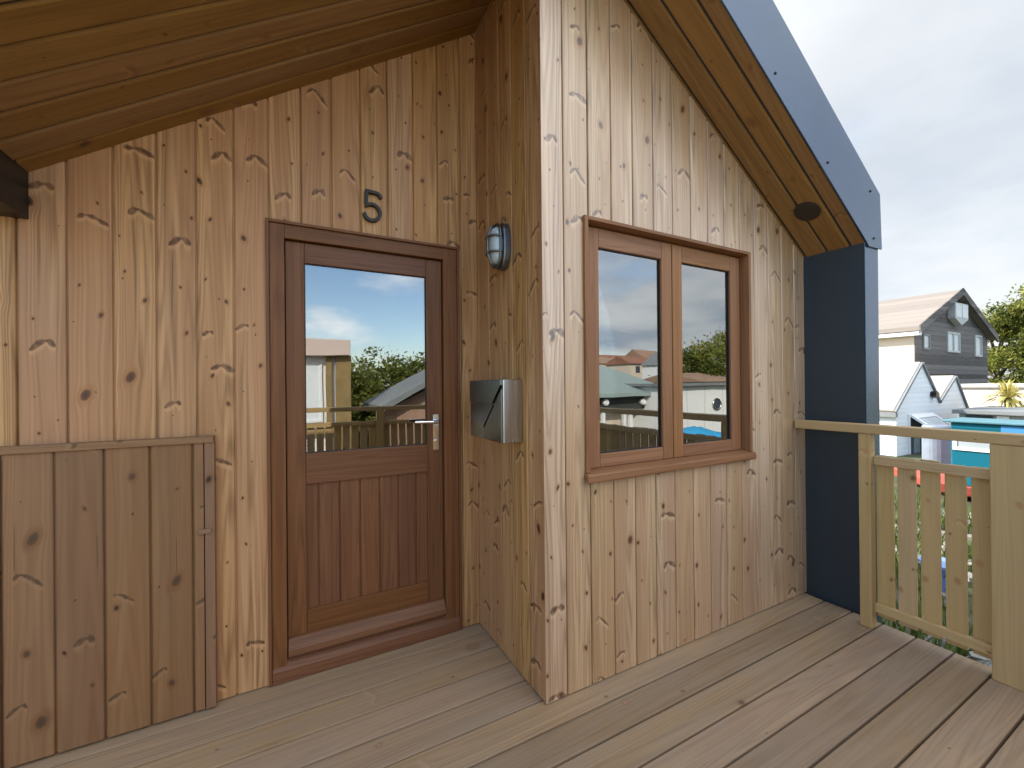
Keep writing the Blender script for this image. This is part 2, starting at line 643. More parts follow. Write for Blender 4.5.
# rim joists below the board ends
deck.box((DX1 - .045, -.70, -.26), (DX1 - .002, 2.30, -.037))
deck.box((-2.6, -.745, -.26), (DX1 - .002, -.702, .0))
for yy in (-.5, .6, 1.4):
    deck.box((DX1 - .16, yy, GZ), (DX1 - .06, yy + .1, -.037))
# visible end grain of every board
k = -8
y = .531 - 9 * .1435
while y < 2.30:
    if y > -.71:
        deck.box((DX1 - .03, y + .0055, -.030), (DX1 + .0015, y + .1435 - .0055, -.0045))
    y += .1435
tag(deck.build("deck", DECK), kind='structure')

# ================================================================== THE TIMBER HOUSE
YA, YC, XB = 2.196, 1.500, .951
XL, XR, ZE, SL, XRID = -.832, 2.936, 2.145, .672, 1.052
YF = 1.170
ceil_z = lambda x: ZE + SL * ((x - XL) if x < XRID else (XR - x))
house = thing("timber_house", "new timber clad gabled house with brown door, window and dark metal roof edge", "house", (1.05, 2.2, 0))

DO = (-.081, .845, 0.0, 2.112)           # door opening x0 x1 z0 z1
WO = (1.165, 2.362, .93, 2.100)          # window opening

wa = MB()
clad(wa, (0, YA, 0), (1, 0, 0), (0, 0, 1), (0, -1, 0), -2.6, XB, .1325, -.070, lambda u: .006,
     lambda u: ceil_z(u) + .03 if u > XL else 3.0, holes=[DO], gap=.003, cham=.0055)  # left stretch carried up out of view to block the sun
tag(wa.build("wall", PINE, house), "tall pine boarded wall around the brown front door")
wb = MB()
clad(wb, (XB, 0, 0), (0, 1, 0), (0, 0, 1), (-1, 0, 0), YC - .0005, YA, .1335, 1.499, lambda u: .006, lambda u: ceil_z(XB) + .03, cham=.004)
tag(wb.build("wall", PINE, house), "narrow pine boarded return wall carrying the mailbox and lamp")
wc = MB()
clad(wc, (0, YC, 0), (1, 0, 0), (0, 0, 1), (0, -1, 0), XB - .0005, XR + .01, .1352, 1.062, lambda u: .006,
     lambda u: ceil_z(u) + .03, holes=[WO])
tag(wc.build("wall", PINE_LIT, house), "skylit pale pine boarded gable wall around the window")

# soffit boards run up both slopes
ca = math.cos(math.atan(SL))
sa = math.sin(math.atan(SL))
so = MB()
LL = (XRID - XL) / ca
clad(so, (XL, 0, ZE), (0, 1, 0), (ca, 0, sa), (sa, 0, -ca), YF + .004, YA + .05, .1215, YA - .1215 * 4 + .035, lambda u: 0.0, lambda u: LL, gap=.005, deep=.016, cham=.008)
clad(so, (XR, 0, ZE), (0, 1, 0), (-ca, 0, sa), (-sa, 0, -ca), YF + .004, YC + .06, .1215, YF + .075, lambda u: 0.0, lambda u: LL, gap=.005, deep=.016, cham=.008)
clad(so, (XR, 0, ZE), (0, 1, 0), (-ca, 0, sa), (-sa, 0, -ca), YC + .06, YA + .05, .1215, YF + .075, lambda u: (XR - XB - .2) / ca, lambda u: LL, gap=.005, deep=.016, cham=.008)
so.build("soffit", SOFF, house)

# roof: two thick slabs in dark metal, eaves boxes, body behind
ro = MB()
TV = .40
zr = ceil_z(XRID)
XO = 3.118
for sgn in (1, -1):
    f = lambda x: x if sgn > 0 else 2 * XRID - x
    # slab section in XZ above the soffit
    poly = [(f(XR), ZE + .012), (f(XRID), zr + .012), (f(XRID), zr + TV), (f(XO - .02), ZE + TV - SL * (XO - .02 - XR))]
    poly.append((f(XO - .02), ZE - .012 + (0 if sgn > 0 else 0)))
    if sgn > 0: poly.reverse()
    ro.prism(poly, YF + .006, 9.0)
ro.build("roof", DARKM, house)
# fascia plates on the front
fa = MB()
fp = [(2.934, 2.150), (2.958, 2.128), (XO, 2.132), (XO - .018, 2.455), (XRID, zr + TV - .012 + .012), (XRID, zr - .002)]
fa.prism(fp, YF - .006, YF + .004)
fl = [(2 * XRID - x, z) for x, z in fp]
fl.reverse()
fa.prism(fl, YF - .006, YF + .004)
fasc = fa.build("fascia", FASC, house, bevel=.0015)
for (bx, bz) in ((2.516, 2.503), (2.052, 2.815), (2.979, 2.449), (3.016, 2.182), (1.60, 3.12)):
    bo = MB()
    bo.tube([(bx, YF - .0055, bz), (bx, YF - .0095, bz), (bx, YF - .0115, bz)], [.0068, .0068, .004], 12)
    bo.build("bolt", BLACK, fasc)
# right side wall (deep dark metal reveal)
sw = MB()
sw.box((2.931, YF + .010, GZ + .1), (XO - .024, 9.0, ZE + .02))
tag(sw.build("side_wall", DARKM, house), "dark grey metal side wall projecting past the gable")
se = MB()
se.box((2.934, YF + .004, GZ + .1), (XO - .026, YF + .0095, 2.16))
tag(se.build("edge_trim", FASC, house, bevel=.001), "pale metal trim on the end of the side wall")
# left eaves box
lb = MB()
lb.box((XL - .17, YF + .010, 1.972), (XL, YA + .02, ZE + .02))
tag(lb.build("eaves_box", BLACK, house), "black boxed eaves end at the far left")
# body of the house behind the boarded walls
bd = MB()
bd.box((-2.6, 8.9, GZ), (2.93, 9.0, 3.2))
bd.box((-2.62, YA + .06, GZ), (-2.58, 8.9, 3.0))
bd.box((-2.6, YA + .05, 3.0), (XL - .19, 9.0, 3.07))  # unseen left block, made this tall to shade deck and railing
bd.box((-2.6, YC + .2, -.25), (2.93, 8.9, -.03))
bd.build("shell", INT, house)
lining = MB()
lining.box((-2.5, 4.6, 0), (2.9, 4.65, 3.3))
lining.box((XB + .02, YC + .7, 0), (XB + .06, 4.6, 3.3))
lining.build("inner_wall", INT, house)

# ---- door
D = MB()
yl = YA + .028          # face of the leaf
def dbox(mb, x0, x1, z0, z1, y0, y1, ax): mb.box((x0, y0, z0), (x1, y1, z1), ax)
dbox(D, -.004, .0765, .10, 2.032, yl, yl + .045, 2)
dbox(D, .666, .752, .10, 2.032, yl, yl + .045, 2)
dbox(D, .0767, .6658, 1.937, 2.032, yl + .0004, yl + .045, 0)
dbox(D, .0767, .6658, .885, 1.032, yl + .0004, yl + .045, 0)
dbox(D, .0767, .6658, .10, .290, yl + .0004, yl + .045, 0)
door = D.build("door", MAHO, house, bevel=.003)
tag(door, "red brown half glazed hardwood door")
pn = MB()
clad(pn, (0, yl + .014, 0), (1, 0, 0), (0, 0, 1), (0, -1, 0), .074, .668, .0955, .034, lambda u: .286, lambda u: .889, cham=.004, deep=.008)
pn.build("door_panel", MAHO, door)
fr = MB()
yf0 = YA - .010
fr.box((-.081, yf0, .0), (-.068, YA + .09, 2.112), 2)        # outer lip
fr.box((-.0675, yf0 + .012, .0), (-.007, YA + .09, 2.0985), 2)
fr.box((.832, yf0, .0), (.845, YA + .09, 2.112), 2)
fr.box((.756, yf0 + .012, .0), (.8315, YA + .09, 2.0985), 2)
fr.box((-.0678, yf0, 2.099), (.8318, YA + .09, 2.112), 0)
fr.box((-.0068, yf0 + .0124, 2.036), (.7558, YA + .09, 2.0987), 0)
fr.build("door_frame", MAHO, door, bevel=.002)
th = MB()
th.prism([(YA - .012, .002), (YA - .012, .058), (YA + .03, .097), (YA + .09, .099), (YA + .09, .002)], -.0672, .8312, plane='YZ')
th.build("threshold", MAHO, door, bevel=.003)
wbar = MB()
wbar.prism([(yl - .001, .108), (yl - .040, .108), (yl - .045, .118), (yl - .040, .140), (yl - .014, .182), (yl - .001, .186)], -.003, .751, plane='YZ')
tag(wbar.build("weather_bar", MAHO, door, bevel=.002), "paler worn weather bar along the foot of the door")
gk = MB()
def ring(mb, x0, x1, z0, z1, wd, y0, y1):
    mb.box((x0, y0, z0), (x0 + wd, y1, z1), 2)
    mb.box((x1 - wd, y0, z0), (x1, y1, z1), 2)
    mb.box((x0 + wd, y0, z0), (x1 - wd, y1, z0 + wd), 0)
    mb.box((x0 + wd, y0, z1 - wd), (x1 - wd, y1, z1), 0)
ring(gk, .0768, .6657, 1.0322, 1.9368, .0035, yl + .008, yl + .03)
gk.build("gasket", RUBBER, door)
pg = MB()
pg.box((.0790, yl + .014, 1.034), (.6640, yl + .024, 1.935))
pg.build("pane", GLASS, door)
hd = MB()
hx, hz = .712, 1.155
hd.box((hx - .016, yl - .009, 1.000), (hx + .016, yl, 1.192))
hd.tube([(hx, yl, hz), (hx, yl - .045, hz), (hx - .004, yl - .053, hz), (hx - .03, yl - .056, hz), (hx - .075, yl - .055, hz + .002), (hx - .125, yl - .050, hz + .003)],
        [.010, .010, .0105, .0095, .008, .007], 14)
hd.tube([(hx, yl - .009, 1.05), (hx, yl - .015, 1.05)], .0085, 12)
hd.build("handle", CHROME, door, bevel=.003)

# ---- window
ys = YC + .034
wf = MB()
wf.box((1.165, YC - .014, .955), (1.186, YC + .10, 2.100), 2)
wf.box((2.340, YC - .014, .955), (2.362, YC + .10, 2.100), 2)
wf.box((1.1862, YC - .014, 2.083), (2.3398, YC + .10, 2.100), 0)
wf.box((1.1862, ys + .012, .955), (1.2065, YC + .10, 2.0828), 2)
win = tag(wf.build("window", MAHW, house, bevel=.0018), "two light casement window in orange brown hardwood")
def sash(x0, x1, gx0, gx1, g0, g1, z0, z1):
    s = MB()
    s.box((x0, ys, z0), (gx0, ys + .055, z1), 2)
    s.box((gx1, ys, z0), (x1, ys + .055, z1), 2)
    s.box((gx0 + .0002, ys + .0006, g1), (gx1 - .0002, ys + .055, z1), 0)
    s.box((gx0 + .0002, ys + .0006, z0), (gx1 - .0002, ys + .055, g0), 0)
    sh = s.build("sash", MAHW, win, bevel=.004)
    gsk = MB()
    ring(gsk, gx0 + .0003, gx1 - .0003, g0 + .0003, g1 - .0003, .0035, ys + .012, ys + .034)
    gsk.build("gasket", RUBBER, win)
    p = MB()
    p.box((gx0 + .003, ys + .018, g0 + .003), (gx1 - .003, ys + .028, g1 - .003))
    p.build("pane", GLASS, win)
sash(1.207, 1.765, 1.282, 1.692, 1.024, 1.986, .962, 2.074)
sash(1.771, 2.326, 1.842, 2.243, 1.026, 1.988, .962, 2.074)
rv = MB()
rv.box((1.2068, ys + .02, 2.0745), (2.339, YC + .10, 2.0826), 0)
rv.box((2.3265, ys + .02, .962), (2.3396, YC + .10, 2.074), 2)
rv.box((1.7652, ys + .02, .962), (1.7708, YC + .10, 2.074), 2)
rv.build("frame", MAHW, win)
sl = MB()
sl.prism([(YC - .030, .912), (YC - .033, .918), (YC - .032, .944), (YC - .026, .950), (YC + .036, .9605), (YC + .10, .9605), (YC + .10, .932), (YC - .016, .932), (YC - .018, .912)], 1.160, 2.366, plane='YZ')
sl.build("sill", MAHW, win, bevel=.002)

# ================================================================== THINGS ON THE HOUSE
# house number
nb = MB()
path = [(.426, 2.296), (.418, 2.310), (.408, 2.317), (.392, 2.319), (.374, 2.3195), (.356, 2.3195), (.3548, 2.300), (.354, 2.270), (.3545, 2.248),
        (.366, 2.256), (.381, 2.259), (.397, 2.255), (.411, 2.244), (.419, 2.228), (.4195, 2.211), (.412, 2.194), (.399, 2.182),
        (.381, 2.1765), (.364, 2.180), (.351, 2.190), (.345, 2.204), (.349, 2.210)]
hw = .0078
def ribbon(mb, pts, hw, y0, y1):
    n = len(pts)
    Lf, Rt = [], []
    for k in range(n):
        a = Vector(pts[max(k - 1, 0)])
        c = Vector(pts[min(k + 1, n - 1)])
        b_ = Vector(pts[k])
        d1 = (b_ - a).normalized() if k else (c - b_).normalized()
        d2 = (c - b_).normalized() if k < n - 1 else d1
        t = (d1 + d2).normalized()
        nn = Vector((-t.y, t.x))
        cs = max(.72, nn.dot(Vector((-d1.y, d1.x))))
        Lf.append(b_ + nn * hw / cs)
        Rt.append(b_ - nn * hw / cs)
    i = len(mb.v)
    for k in range(n):
        mb.v += [(Lf[k].x, y0, Lf[k].y), (Rt[k].x, y0, Rt[k].y), (Lf[k].x, y1, Lf[k].y), (Rt[k].x, y1, Rt[k].y)]
    for k in range(n - 1):
        a, b_ = i + 4 * k, i + 4 * k + 4
        mb.idx((a, a + 1, b_ + 1, b_))
        mb.idx((a + 2, b_ + 2, b_ + 3, a + 3))
        mb.idx((a, b_, b_ + 2, a + 2))
        mb.idx((a + 1, a + 3, b_ + 3, b_ + 1))
    mb.idx((i, i + 2, i + 3, i + 1))
    j = i + 4 * (n - 1)
    mb.idx((j, j + 1, j + 3, j + 2))
ribbon(nb, path, hw, YA - .022, YA + .001)
tag(nb.build("house_number", BLACK, bevel=.0015, loc=(.384, YA, 2.25)), "black metal figure 5 fixed to the boards above the door", "house number")

# oval bulkhead lamp on the return wall (faces -X)
LY, LZ = 1.838, 2.024
lamp = thing("wall_lamp", "oval grey bulkhead lamp with wire guard on the return wall", "lamp", (XB, LY, LZ - .1))
def oval(wy, hz, n=40, p=2.7):
    out = []
    for k in range(n):
        t = 2 * math.pi * k / n
        c, s_ = math.cos(t), math.sin(t)
        out.append((LY + wy * math.copysign(abs(c) ** (2 / p), c), LZ + hz * math.copysign(abs(s_) ** (2 / p), s_)))
    return out
def loft(mb, secs, n=40, cap=True):
    base = []
    for (x, wy, hz) in secs:
        base.append(len(mb.v))
        mb.v += [(x, y, z) for y, z in oval(wy, hz, n)]
    for a, b_ in zip(base, base[1:]):
        for k in range(n):
            k2 = (k + 1) % n
            mb.idx((a + k, b_ + k, b_ + k2, a + k2))
    if cap:
        mb.idx([base[-1] + k for k in range(n)][::-1])
b1 = MB()
loft(b1, [(XB + .002, .064, .113), (XB - .030, .062, .111), (XB - .036, .059, .107), (XB - .040, .052, .098)])
b1.build("base", GUN, lamp, smooth=False, bevel=.002)
b2 = MB()
loft(b2, [(XB - .039, .048, .090), (XB - .060, .046, .088), (XB - .074, .039, .078), (XB - .082, .024, .048), (XB - .084, .01, .02)])
b2.build("glass", LAMPG, lamp, smooth=True)
b3 = MB()
ovp = oval(.056, .103)
b3.tube([(XB - .052, y, z) for y, z in ovp], .0062, 8, closed=True)
for sy in (0.0,):
    b3.tube([(XB - .045, LY + sy, LZ + .106), (XB - .078, LY + sy, LZ + .086), (XB - .094, LY + sy, LZ + .045), (XB - .096, LY + sy, LZ),
             (XB - .094, LY + sy, LZ - .045), (XB - .078, LY + sy, LZ - .086), (XB - .045, LY + sy, LZ - .106)], .0058, 8)
for sz in (.038, -.038):
    b3.tube([(XB - .04, LY - .058, LZ + sz), (XB - .072, LY - .050, LZ + sz), (XB - .092, LY - .025, LZ + sz), (XB - .094, LY, LZ + sz),
             (XB - .092, LY + .025, LZ + sz), (XB - .072, LY + .050, LZ + sz), (XB - .04, LY + .058, LZ + sz)], .0055, 8)
b3.build("guard", GUN, lamp, smooth=True)
for sz in (.05, -.05):
    b4 = MB()
    b4.tube([(XB - .010, LY + .060, LZ + sz), (XB - .010, LY + .070, LZ + sz)], .008, 10)
    b4.build("fixing_lug", GUN, lamp)

# steel mailbox on the return wall
MX, MY0, MY1, MZ0, MZ1 = .843, 1.674, 2.032, 1.086, 1.374
mail = thing("mailbox", "brushed steel mailbox with slanting slot on the return wall", "mailbox", (XB, 1.85, MZ0))
b1 = MB()
b1.box((MX + .006, MY0, MZ0), (XB - .004, MY1, MZ1))
b1.build("body", STEEL, mail, bevel=.004)
b2 = MB()
zm = 1.262
# lower front plate and the diagonal edge of its fold
def yz_plate(mb, pts, x0, x1): mb.prism(pts, x0, x1, plane='YZ')
yz_plate(b2, [(MY1 - .004, MZ0 + .004), (MY1 - .004, zm - .002), (1.757, zm - .002), (1.872, 1.150), (1.872, MZ0 + .004)], MX - .004, MX + .005)
yz_plate(b2, [(1.868, MZ0 + .004), (1.868, 1.146), (1.662, 1.352), (MY0 + .003, 1.345), (MY0 + .003, MZ0 + .004)][0:1] + [(1.868, 1.138), (MY0 + .004, 1.330), (MY0 + .004, MZ0 + .004)], MX - .003, MX + .005)
tag(b2.build("front_plate", STEEL_REFL, mail, bevel=.0015), "lower steel plate cut on a slant")
b3 = MB()
yz_plate(b3, [(MY1 - .004, zm + .002), (MY1 - .004, MZ1 - .003), (MY0 + .004, MZ1 - .003), (MY0 + .004, 1.349), (1.765, zm + .002)], MX - .008, MX + .005)
b3.build("flap", STEEL_REFL, mail, bevel=.0015)
b4 = MB()
yz_plate(b4, [(1.872, 1.150), (1.757, zm - .002), (MY0 + .006, 1.345), (MY0 + .006, 1.333), (1.868, 1.138)], MX + .0035, MX + .0058)
b4.build("slot", BLACK, mail)

# recessed spotlight in the right soffit
t0 = Vector((2.653, 1.335, ceil_z(2.653)))
nrm = Vector((-sa, 0, -ca))
sp = MB()
sp.tube([t0 + nrm * -.004, t0 + nrm * .006, t0 + nrm * .0085], [.066, .066, .058], 32)
tag(sp.build("downlight", plain("brown_lamp_bezel", (.035, .026, .020), .5), smooth=False, bevel=.001, loc=t0), "round dark downlight set in the right hand soffit", "light")

# low boarded cupboard against the wall, left of the door
YP = 2.158
cup = thing("low_cupboard", "low weathered boarded cupboard with top rail against the wall, left of the door", "cupboard", (-.6, YP, 0))
p = MB()
clad(p, (0, YP, 0), (1, 0, 0), (0, 0, 1), (0, -1, 0), -1.75, -.3105, .137, -.758, lambda u: .012, lambda u: 1.118, gap=.003, deep=.012, cham=.006)
p.box((-1.75, YP + .014, .012), (-.3115, YA - .004, 1.118))
p.build("boarded_panel", PANEL, cup)
p = MB()
p.box((-1.75, YP - .010, 1.1185), (-.274, YA - .003, 1.146), 0)
p.build("top_rail", PANEL, cup, bevel=.003)
p = MB()
p.box((-.3065, YP - .004, .010), (-.272, YA - .003, 1.118), 2)
p.build("side_batten", PANEL, cup, bevel=.002)
p = MB()
p.box((-.326, YP - .013, .742), (-.283, YP - .002, .762), 0)
p.build("turn_button", PANEL, cup, bevel=.002)
p = MB()
p.box((-1.75, YP - .016, .012), (-.90, YP - .004, 1.118), 2) if False else p.box((-.985, YP - .014, .012), (-.895, YP - .003, 1.105), 2)
p.build("end_post", PANEL, cup, bevel=.003)

# ================================================================== RAILINGS
def picket_rail(name, label, along, s0, s1, face, posts, cap, gaps_from, sgn):
    """along = 'Y' or 'X'; face = coordinate of the deck side; sgn = outward direction"""
    t = thing(name, label, "railing", (face, (s0 + s1) / 2, 0) if along == 'Y' else ((s0 + s1) / 2, face, 0), None)
    def bx(nm, a0, a1, d0, d1, z0, z1, ax=None, bev=.003, lab=None):
        mb = MB()
        e0, e1 = sorted((face + sgn * d0, face + sgn * d1))
        if along == 'Y':
            mb.box((e0, a0, z0), (e1, a1, z1), ax)
        else:
            mb.box((a0, e0, z0), (a1, e1, z1), 0 if ax == 1 else ax)
        o = mb.build(nm, RAIL, t, bevel=bev)
        if lab: o['label'] = lab
    bx("top_rail", cap[0], cap[1], 0, .085, 1.064, 1.113, 1, .004)
    ps = sorted(posts)
    for (a0, a1, dd) in ps:
        bx("post", a0, a1, .004, dd, .001, 1.0635, 2, .004)
    for (q0, q1) in zip(ps, ps[1:]):
        b0, b1 = q0[1] + .001, q1[0] - .001
        bx("middle_rail", b0, b1, .036, .064, .895, .942, 1)
        bx("bottom_rail", b0, b1, .036, .064, .090, .137, 1)
        n = max(1, round((b1 - b0) / .0925))
        pit = (b1 - b0 + .018) / n
        for k in range(n):
            c0 = b0 + k * pit
            bx("picket", c0, c0 + pit - .018, .0645, .083, .06 + random.uniform(-.01, .004), .944 + random.uniform(-.004, .006), 2, .002)
    return t
picket_rail("picket_railing", "pale new timber railing with pickets beside the dark wall on the right", 'Y', -.6, 1.49, 2.792,
            [(1.105, 1.160, .060), (.520, .664, .070), (-.60, -.52, .07)], (-.69, 1.489), 0, 1)
picket_rail("picket_railing", "long timber picket railing on the near deck edge, seen in the door glass", 'X', -2.6, 2.7, -.60,
            [(-2.6, -2.52, .07), (-.84, -.76, .07), (.92, 1.0, .07), (2.70, 2.78, .07)], (-2.6, 2.79), 0, -1)


# ================================================================== SURROUNDINGS
def ray(x, y):
    return rt * ((x - 512) / FPX) - up * ((y - 384) / FPX) + fw
def at(x, y, d):                      # point at forward distance d
    return EYE + ray(x, y) * d
def atY(x, y, Y):
    v = ray(x, y)
    return EYE + v * (Y / v.y)
def atX(x, y, X):
    v = ray(x, y)
    return EYE + v * (X / v.x)
def mir(x, y, yg, Y):                 # point at world Y met by the ray after the pane at y = yg
    p = atY(x, y, 2 * yg - Y)
    return Vector((p.x, Y, p.z))

def leafmat(name, c1, c2):
    m, nt, b = new_mat(name)
    a, c, _ = sep(nt, uvmap(nt, 'rnd'))
    col = mixc(nt, a, c1, c2)
    nt.links.new(col.s, b.inputs['Base Color'])
    b.inputs['Roughness'].default_value = .6
    b.inputs['Specular IOR Level'].default_value = .25
    tr = nt.nodes.new('ShaderNodeBsdfTranslucent')
    nt.links.new(col.s, tr.inputs['Color'])
    mx = nt.nodes.new('ShaderNodeMixShader')
    mx.inputs[0].default_value = .4
    out = nt.nodes['Material Output']
    nt.links.new(b.outputs[0], mx.inputs[1])
    nt.links.new(tr.outputs[0], mx.inputs[2])
    nt.links.new(mx.outputs[0], out.inputs[0])
    return m
LEAF = leafmat("broad_leaves", (.045, .065, .012), (.30, .31, .06))
LEAFD = leafmat("dark_leaves", (.10, .125, .025), (.32, .32, .08))
BARK = plain("bark", (.11, .085, .06), .9, 0, .3, 14.0, bmp=.5)
GRASSM = leafmat("grass_blades", (.05, .09, .015), (.16, .20, .05))
STRAW = leafmat("yellow_leaves", (.34, .30, .07), (.62, .54, .20))

def leaf(mb, c, s, rng, r):
    n = Vector((rng.gauss(0, 1), rng.gauss(0, 1), rng.gauss(0, 1) + .7)).normalized()
    a = n.orthogonal().normalized()
    a = Matrix.Rotation(rng.uniform(0, 6.28), 3, n) @ a
    b_ = n.cross(a)
    mb.face([c - a * s, c + b_ * s * .45, c + a * s, c - b_ * s * .45], None, r)

def tree(label, base, h, rad, seed, mat, leaves=2600, size=.16, flat=.8, group=None, low=.25):
    rng = random.Random(seed)
    base = Vector(base)
    t = thing("tree", label, "tree", base, group)
    tr = MB()
    top = base + Vector((rng.uniform(-.1, .1) * h, rng.uniform(-.1, .1) * h, h * .72))
    tr.tube([base, base.lerp(top, .3) + Vector((.1, .05, 0)), base.lerp(top, .65), top], [h * .035, h * .027, h * .017, h * .006], 8)
    clumps = []
    for k in range(16):
        an = k * 2.4 + rng.uniform(-.4, .4)
        hh = rng.uniform(low, .97)
        prof = math.sin(min(1, (hh - low + .12) / (1.08 - low)) * math.pi) ** .6
        rr = rad * prof * rng.uniform(.35, .85)
        c = base + Vector((math.cos(an) * rr, math.sin(an) * rr, h * hh * .93))
        clumps.append((c, rad * rng.uniform(.25, .48)))
        st = base.lerp(top, min(.9, hh * .7))
        tr.tube([st, st.lerp(c, .5) + Vector((0, 0, .05 * h)), c], [h * .012, h * .008, h * .003], 5)
    tr.build("trunk", BARK, t, smooth=True)
    cr = MB()
    per = leaves // len(clumps)
    for c, cr_ in clumps:
        tone = rng.uniform(.1, .7)
        sub = [(Vector((rng.gauss(0, .5), rng.gauss(0, .5), rng.gauss(0, .4))) * cr_) for _ in range(9)]
        for k in range(per):
            s_ = rng.choice(sub)
            q = Vector((rng.gauss(0, .28), rng.gauss(0, .28), rng.gauss(0, .22))) * cr_ + s_
            q.z *= flat
            leaf(cr, c + q, size * rng.uniform(.6, 1.4), rng, (min(1, max(0, tone + rng.uniform(-.3, .3))), 0))
    cr.build("crown", mat, t)
    return t

def drop(p, z=GZ):
    return Vector((p.x, p.y, z))

# ---- dark clad house with a cream side, far right
CREAM = plain("cream_render", (.62, .52, .42), .85, 0, .05, 2.0, bmp=.1)
TILE = planked("pale_roof_tiles", (.235, .205, .18), .28, 2, .2, .8)
CLAD = planked("weathered_boards", (.115, .106, .104), .24, 2, .8, .8, .7)
WHITE = planked("white_boards", (.72, .75, .78), .16, 2, .05, .55, .22)
WPAINT = plain("white_paint", (.78, .78, .77), .5, 0, .03, 5.0)
PGREY = plain("weathered_white_paint", (.42, .43, .43), .6, 0, .12, 4.0)
GREYR = plain("grey_felt_roof", (.19, .20, .205), .8, 0, .15, 3.0)
GLASSB = plain("dark_window_glass", (.05, .06, .075), .08, 0, .1, 1.0, spec=.9)
PALEG = plain("curtained_glass", (.42, .46, .48), .12, 0, .25, 1.2, spec=.8)

hp = at(915, 330, 20.0)
HX0, HY0 = hp.x, hp.y
HW, HD, HE = 9.8, 10.0, 3.85
hs = thing("dark_clad_house", "tall house with dark weathered boards, cream side and pale tiled roof", "house", (HX0 + HW / 2, HY0, GZ))
zt = 6.25
mb = MB()
xm = HX0 + HW * .5
mb.prism([(HX0, GZ), (HX0 + HW, GZ), (HX0 + HW, HE), (xm, zt - .35), (HX0, HE)], HY0, HY0 + .2, plane='XZ')
tag(mb.build("wall", CLAD, hs), "dark weathered boarded gable")
mb = MB()
mb.box((HX0 - .012, HY0 + .03, GZ), (HX0 + HW - .01, HY0 + HD, HE - .05))
tag(mb.build("wall", CREAM, hs), "cream rendered body")
mb = MB()
ov, tk, oh = .42, .2, .35
sl_ = (zt - .35 - HE) / (HW * .5)
for s_ in (1, -1):
    X = lambda d: xm + s_ * d
    d1 = HW * .5 + ov
    pl = [(X(0), zt - .32), (X(0), zt - .32 + tk), (X(d1), zt - .32 + tk - sl_ * d1), (X(d1), zt - .32 - sl_ * d1)]
    if s_ > 0: pl.reverse()
    mb.prism(pl, HY0 - oh + .05, HY0 + HD)
hroof = mb.build("roof", TILE, hs)
mb = MB()
for s_ in (1, -1):
    X = lambda d: xm + s_ * d
    d1 = HW * .5 + ov + .03
    pl = [(X(0), zt - .42), (X(0), zt - .05), (X(d1), zt - .05 - sl_ * d1), (X(d1), zt - .42 - sl_ * d1)]
    if s_ > 0: pl.reverse()
    mb.prism(pl, HY0 - oh, HY0 - oh + .049)
mb.build("barge_board", CLAD, hroof)
mb = MB()
mb.box((HX0 - ov - .04, HY0 - .28, HE - sl_ * ov - .18), (HX0 - ov + .3, HY0 + HD, HE - sl_ * ov - .02))
tag(mb.build("eaves_board", WPAINT, hroof), "white eaves board")
def hwin(x0, x1, z0, z1, panes=2, mat=None):
    f = MB()
    y = HY0 - .06
    f.box((x0, y, z0), (x0 + .1, HY0 + .02, z1)); f.box((x1 - .1, y, z0), (x1, HY0 + .02, z1))
    f.box((x0 + .1, y, z0), (x1 - .1, HY0 + .02, z0 + .1)); f.box((x0 + .1, y, z1 - .1), (x1 - .1, HY0 + .02, z1))
    if panes > 1:
        xc = (x0 + x1) / 2
        f.box((xc - .04, y, z0 + .1), (xc + .04, HY0 + .02, z1 - .1))
    o = f.build("window", PGREY if mat is None else mat, hs)
    g_ = MB()
    g_.box((x0 + .1, HY0 - .02, z0 + .1), (x1 - .1, HY0 + .005, z1 - .1))
    g_.build("pane", PALEG, o)
def hz(px, py):
    p_ = atY(px, py, HY0)
    return p_.x, p_.z
for (px0, py0, px1, py1) in ((922, 333.5, 929, 350), (946.5, 331.5, 959, 353), (974, 335, 981, 357)):
    x0, z1 = hz(px0, py0); x1, z0 = hz(px1, py1)
    hwin(x0, x1, z0, z1, 2 if px1 - px0 > 10 else 1, GREYR if px0 < 930 else None)
# pointed bay window in the gable
x0, z1 = hz(947, 303); x1, z0 = hz(960.5, 327)
xc = (x0 + x1) / 2
mb = MB()
zs = z0 + (z1 - z0) * .30
bay = MB()
bay.prism([(x0, z1), (x1, z1), (x1, zs), (xc, z0), (x0, zs)], HY0 - .30, HY0 - .02)
bay = tag(bay.build("bay_window", PGREY, hs), "small boxed bay window with a pointed foot")
mb = MB()
for a_, b_ in ((x0 + .08, xc - .05), (xc + .05, x1 - .08)):
    mb.box((a_, HY0 - .315, zs + .05), (b_, HY0 - .303, z1 - .08))
mb.build("pane", PALEG, bay)

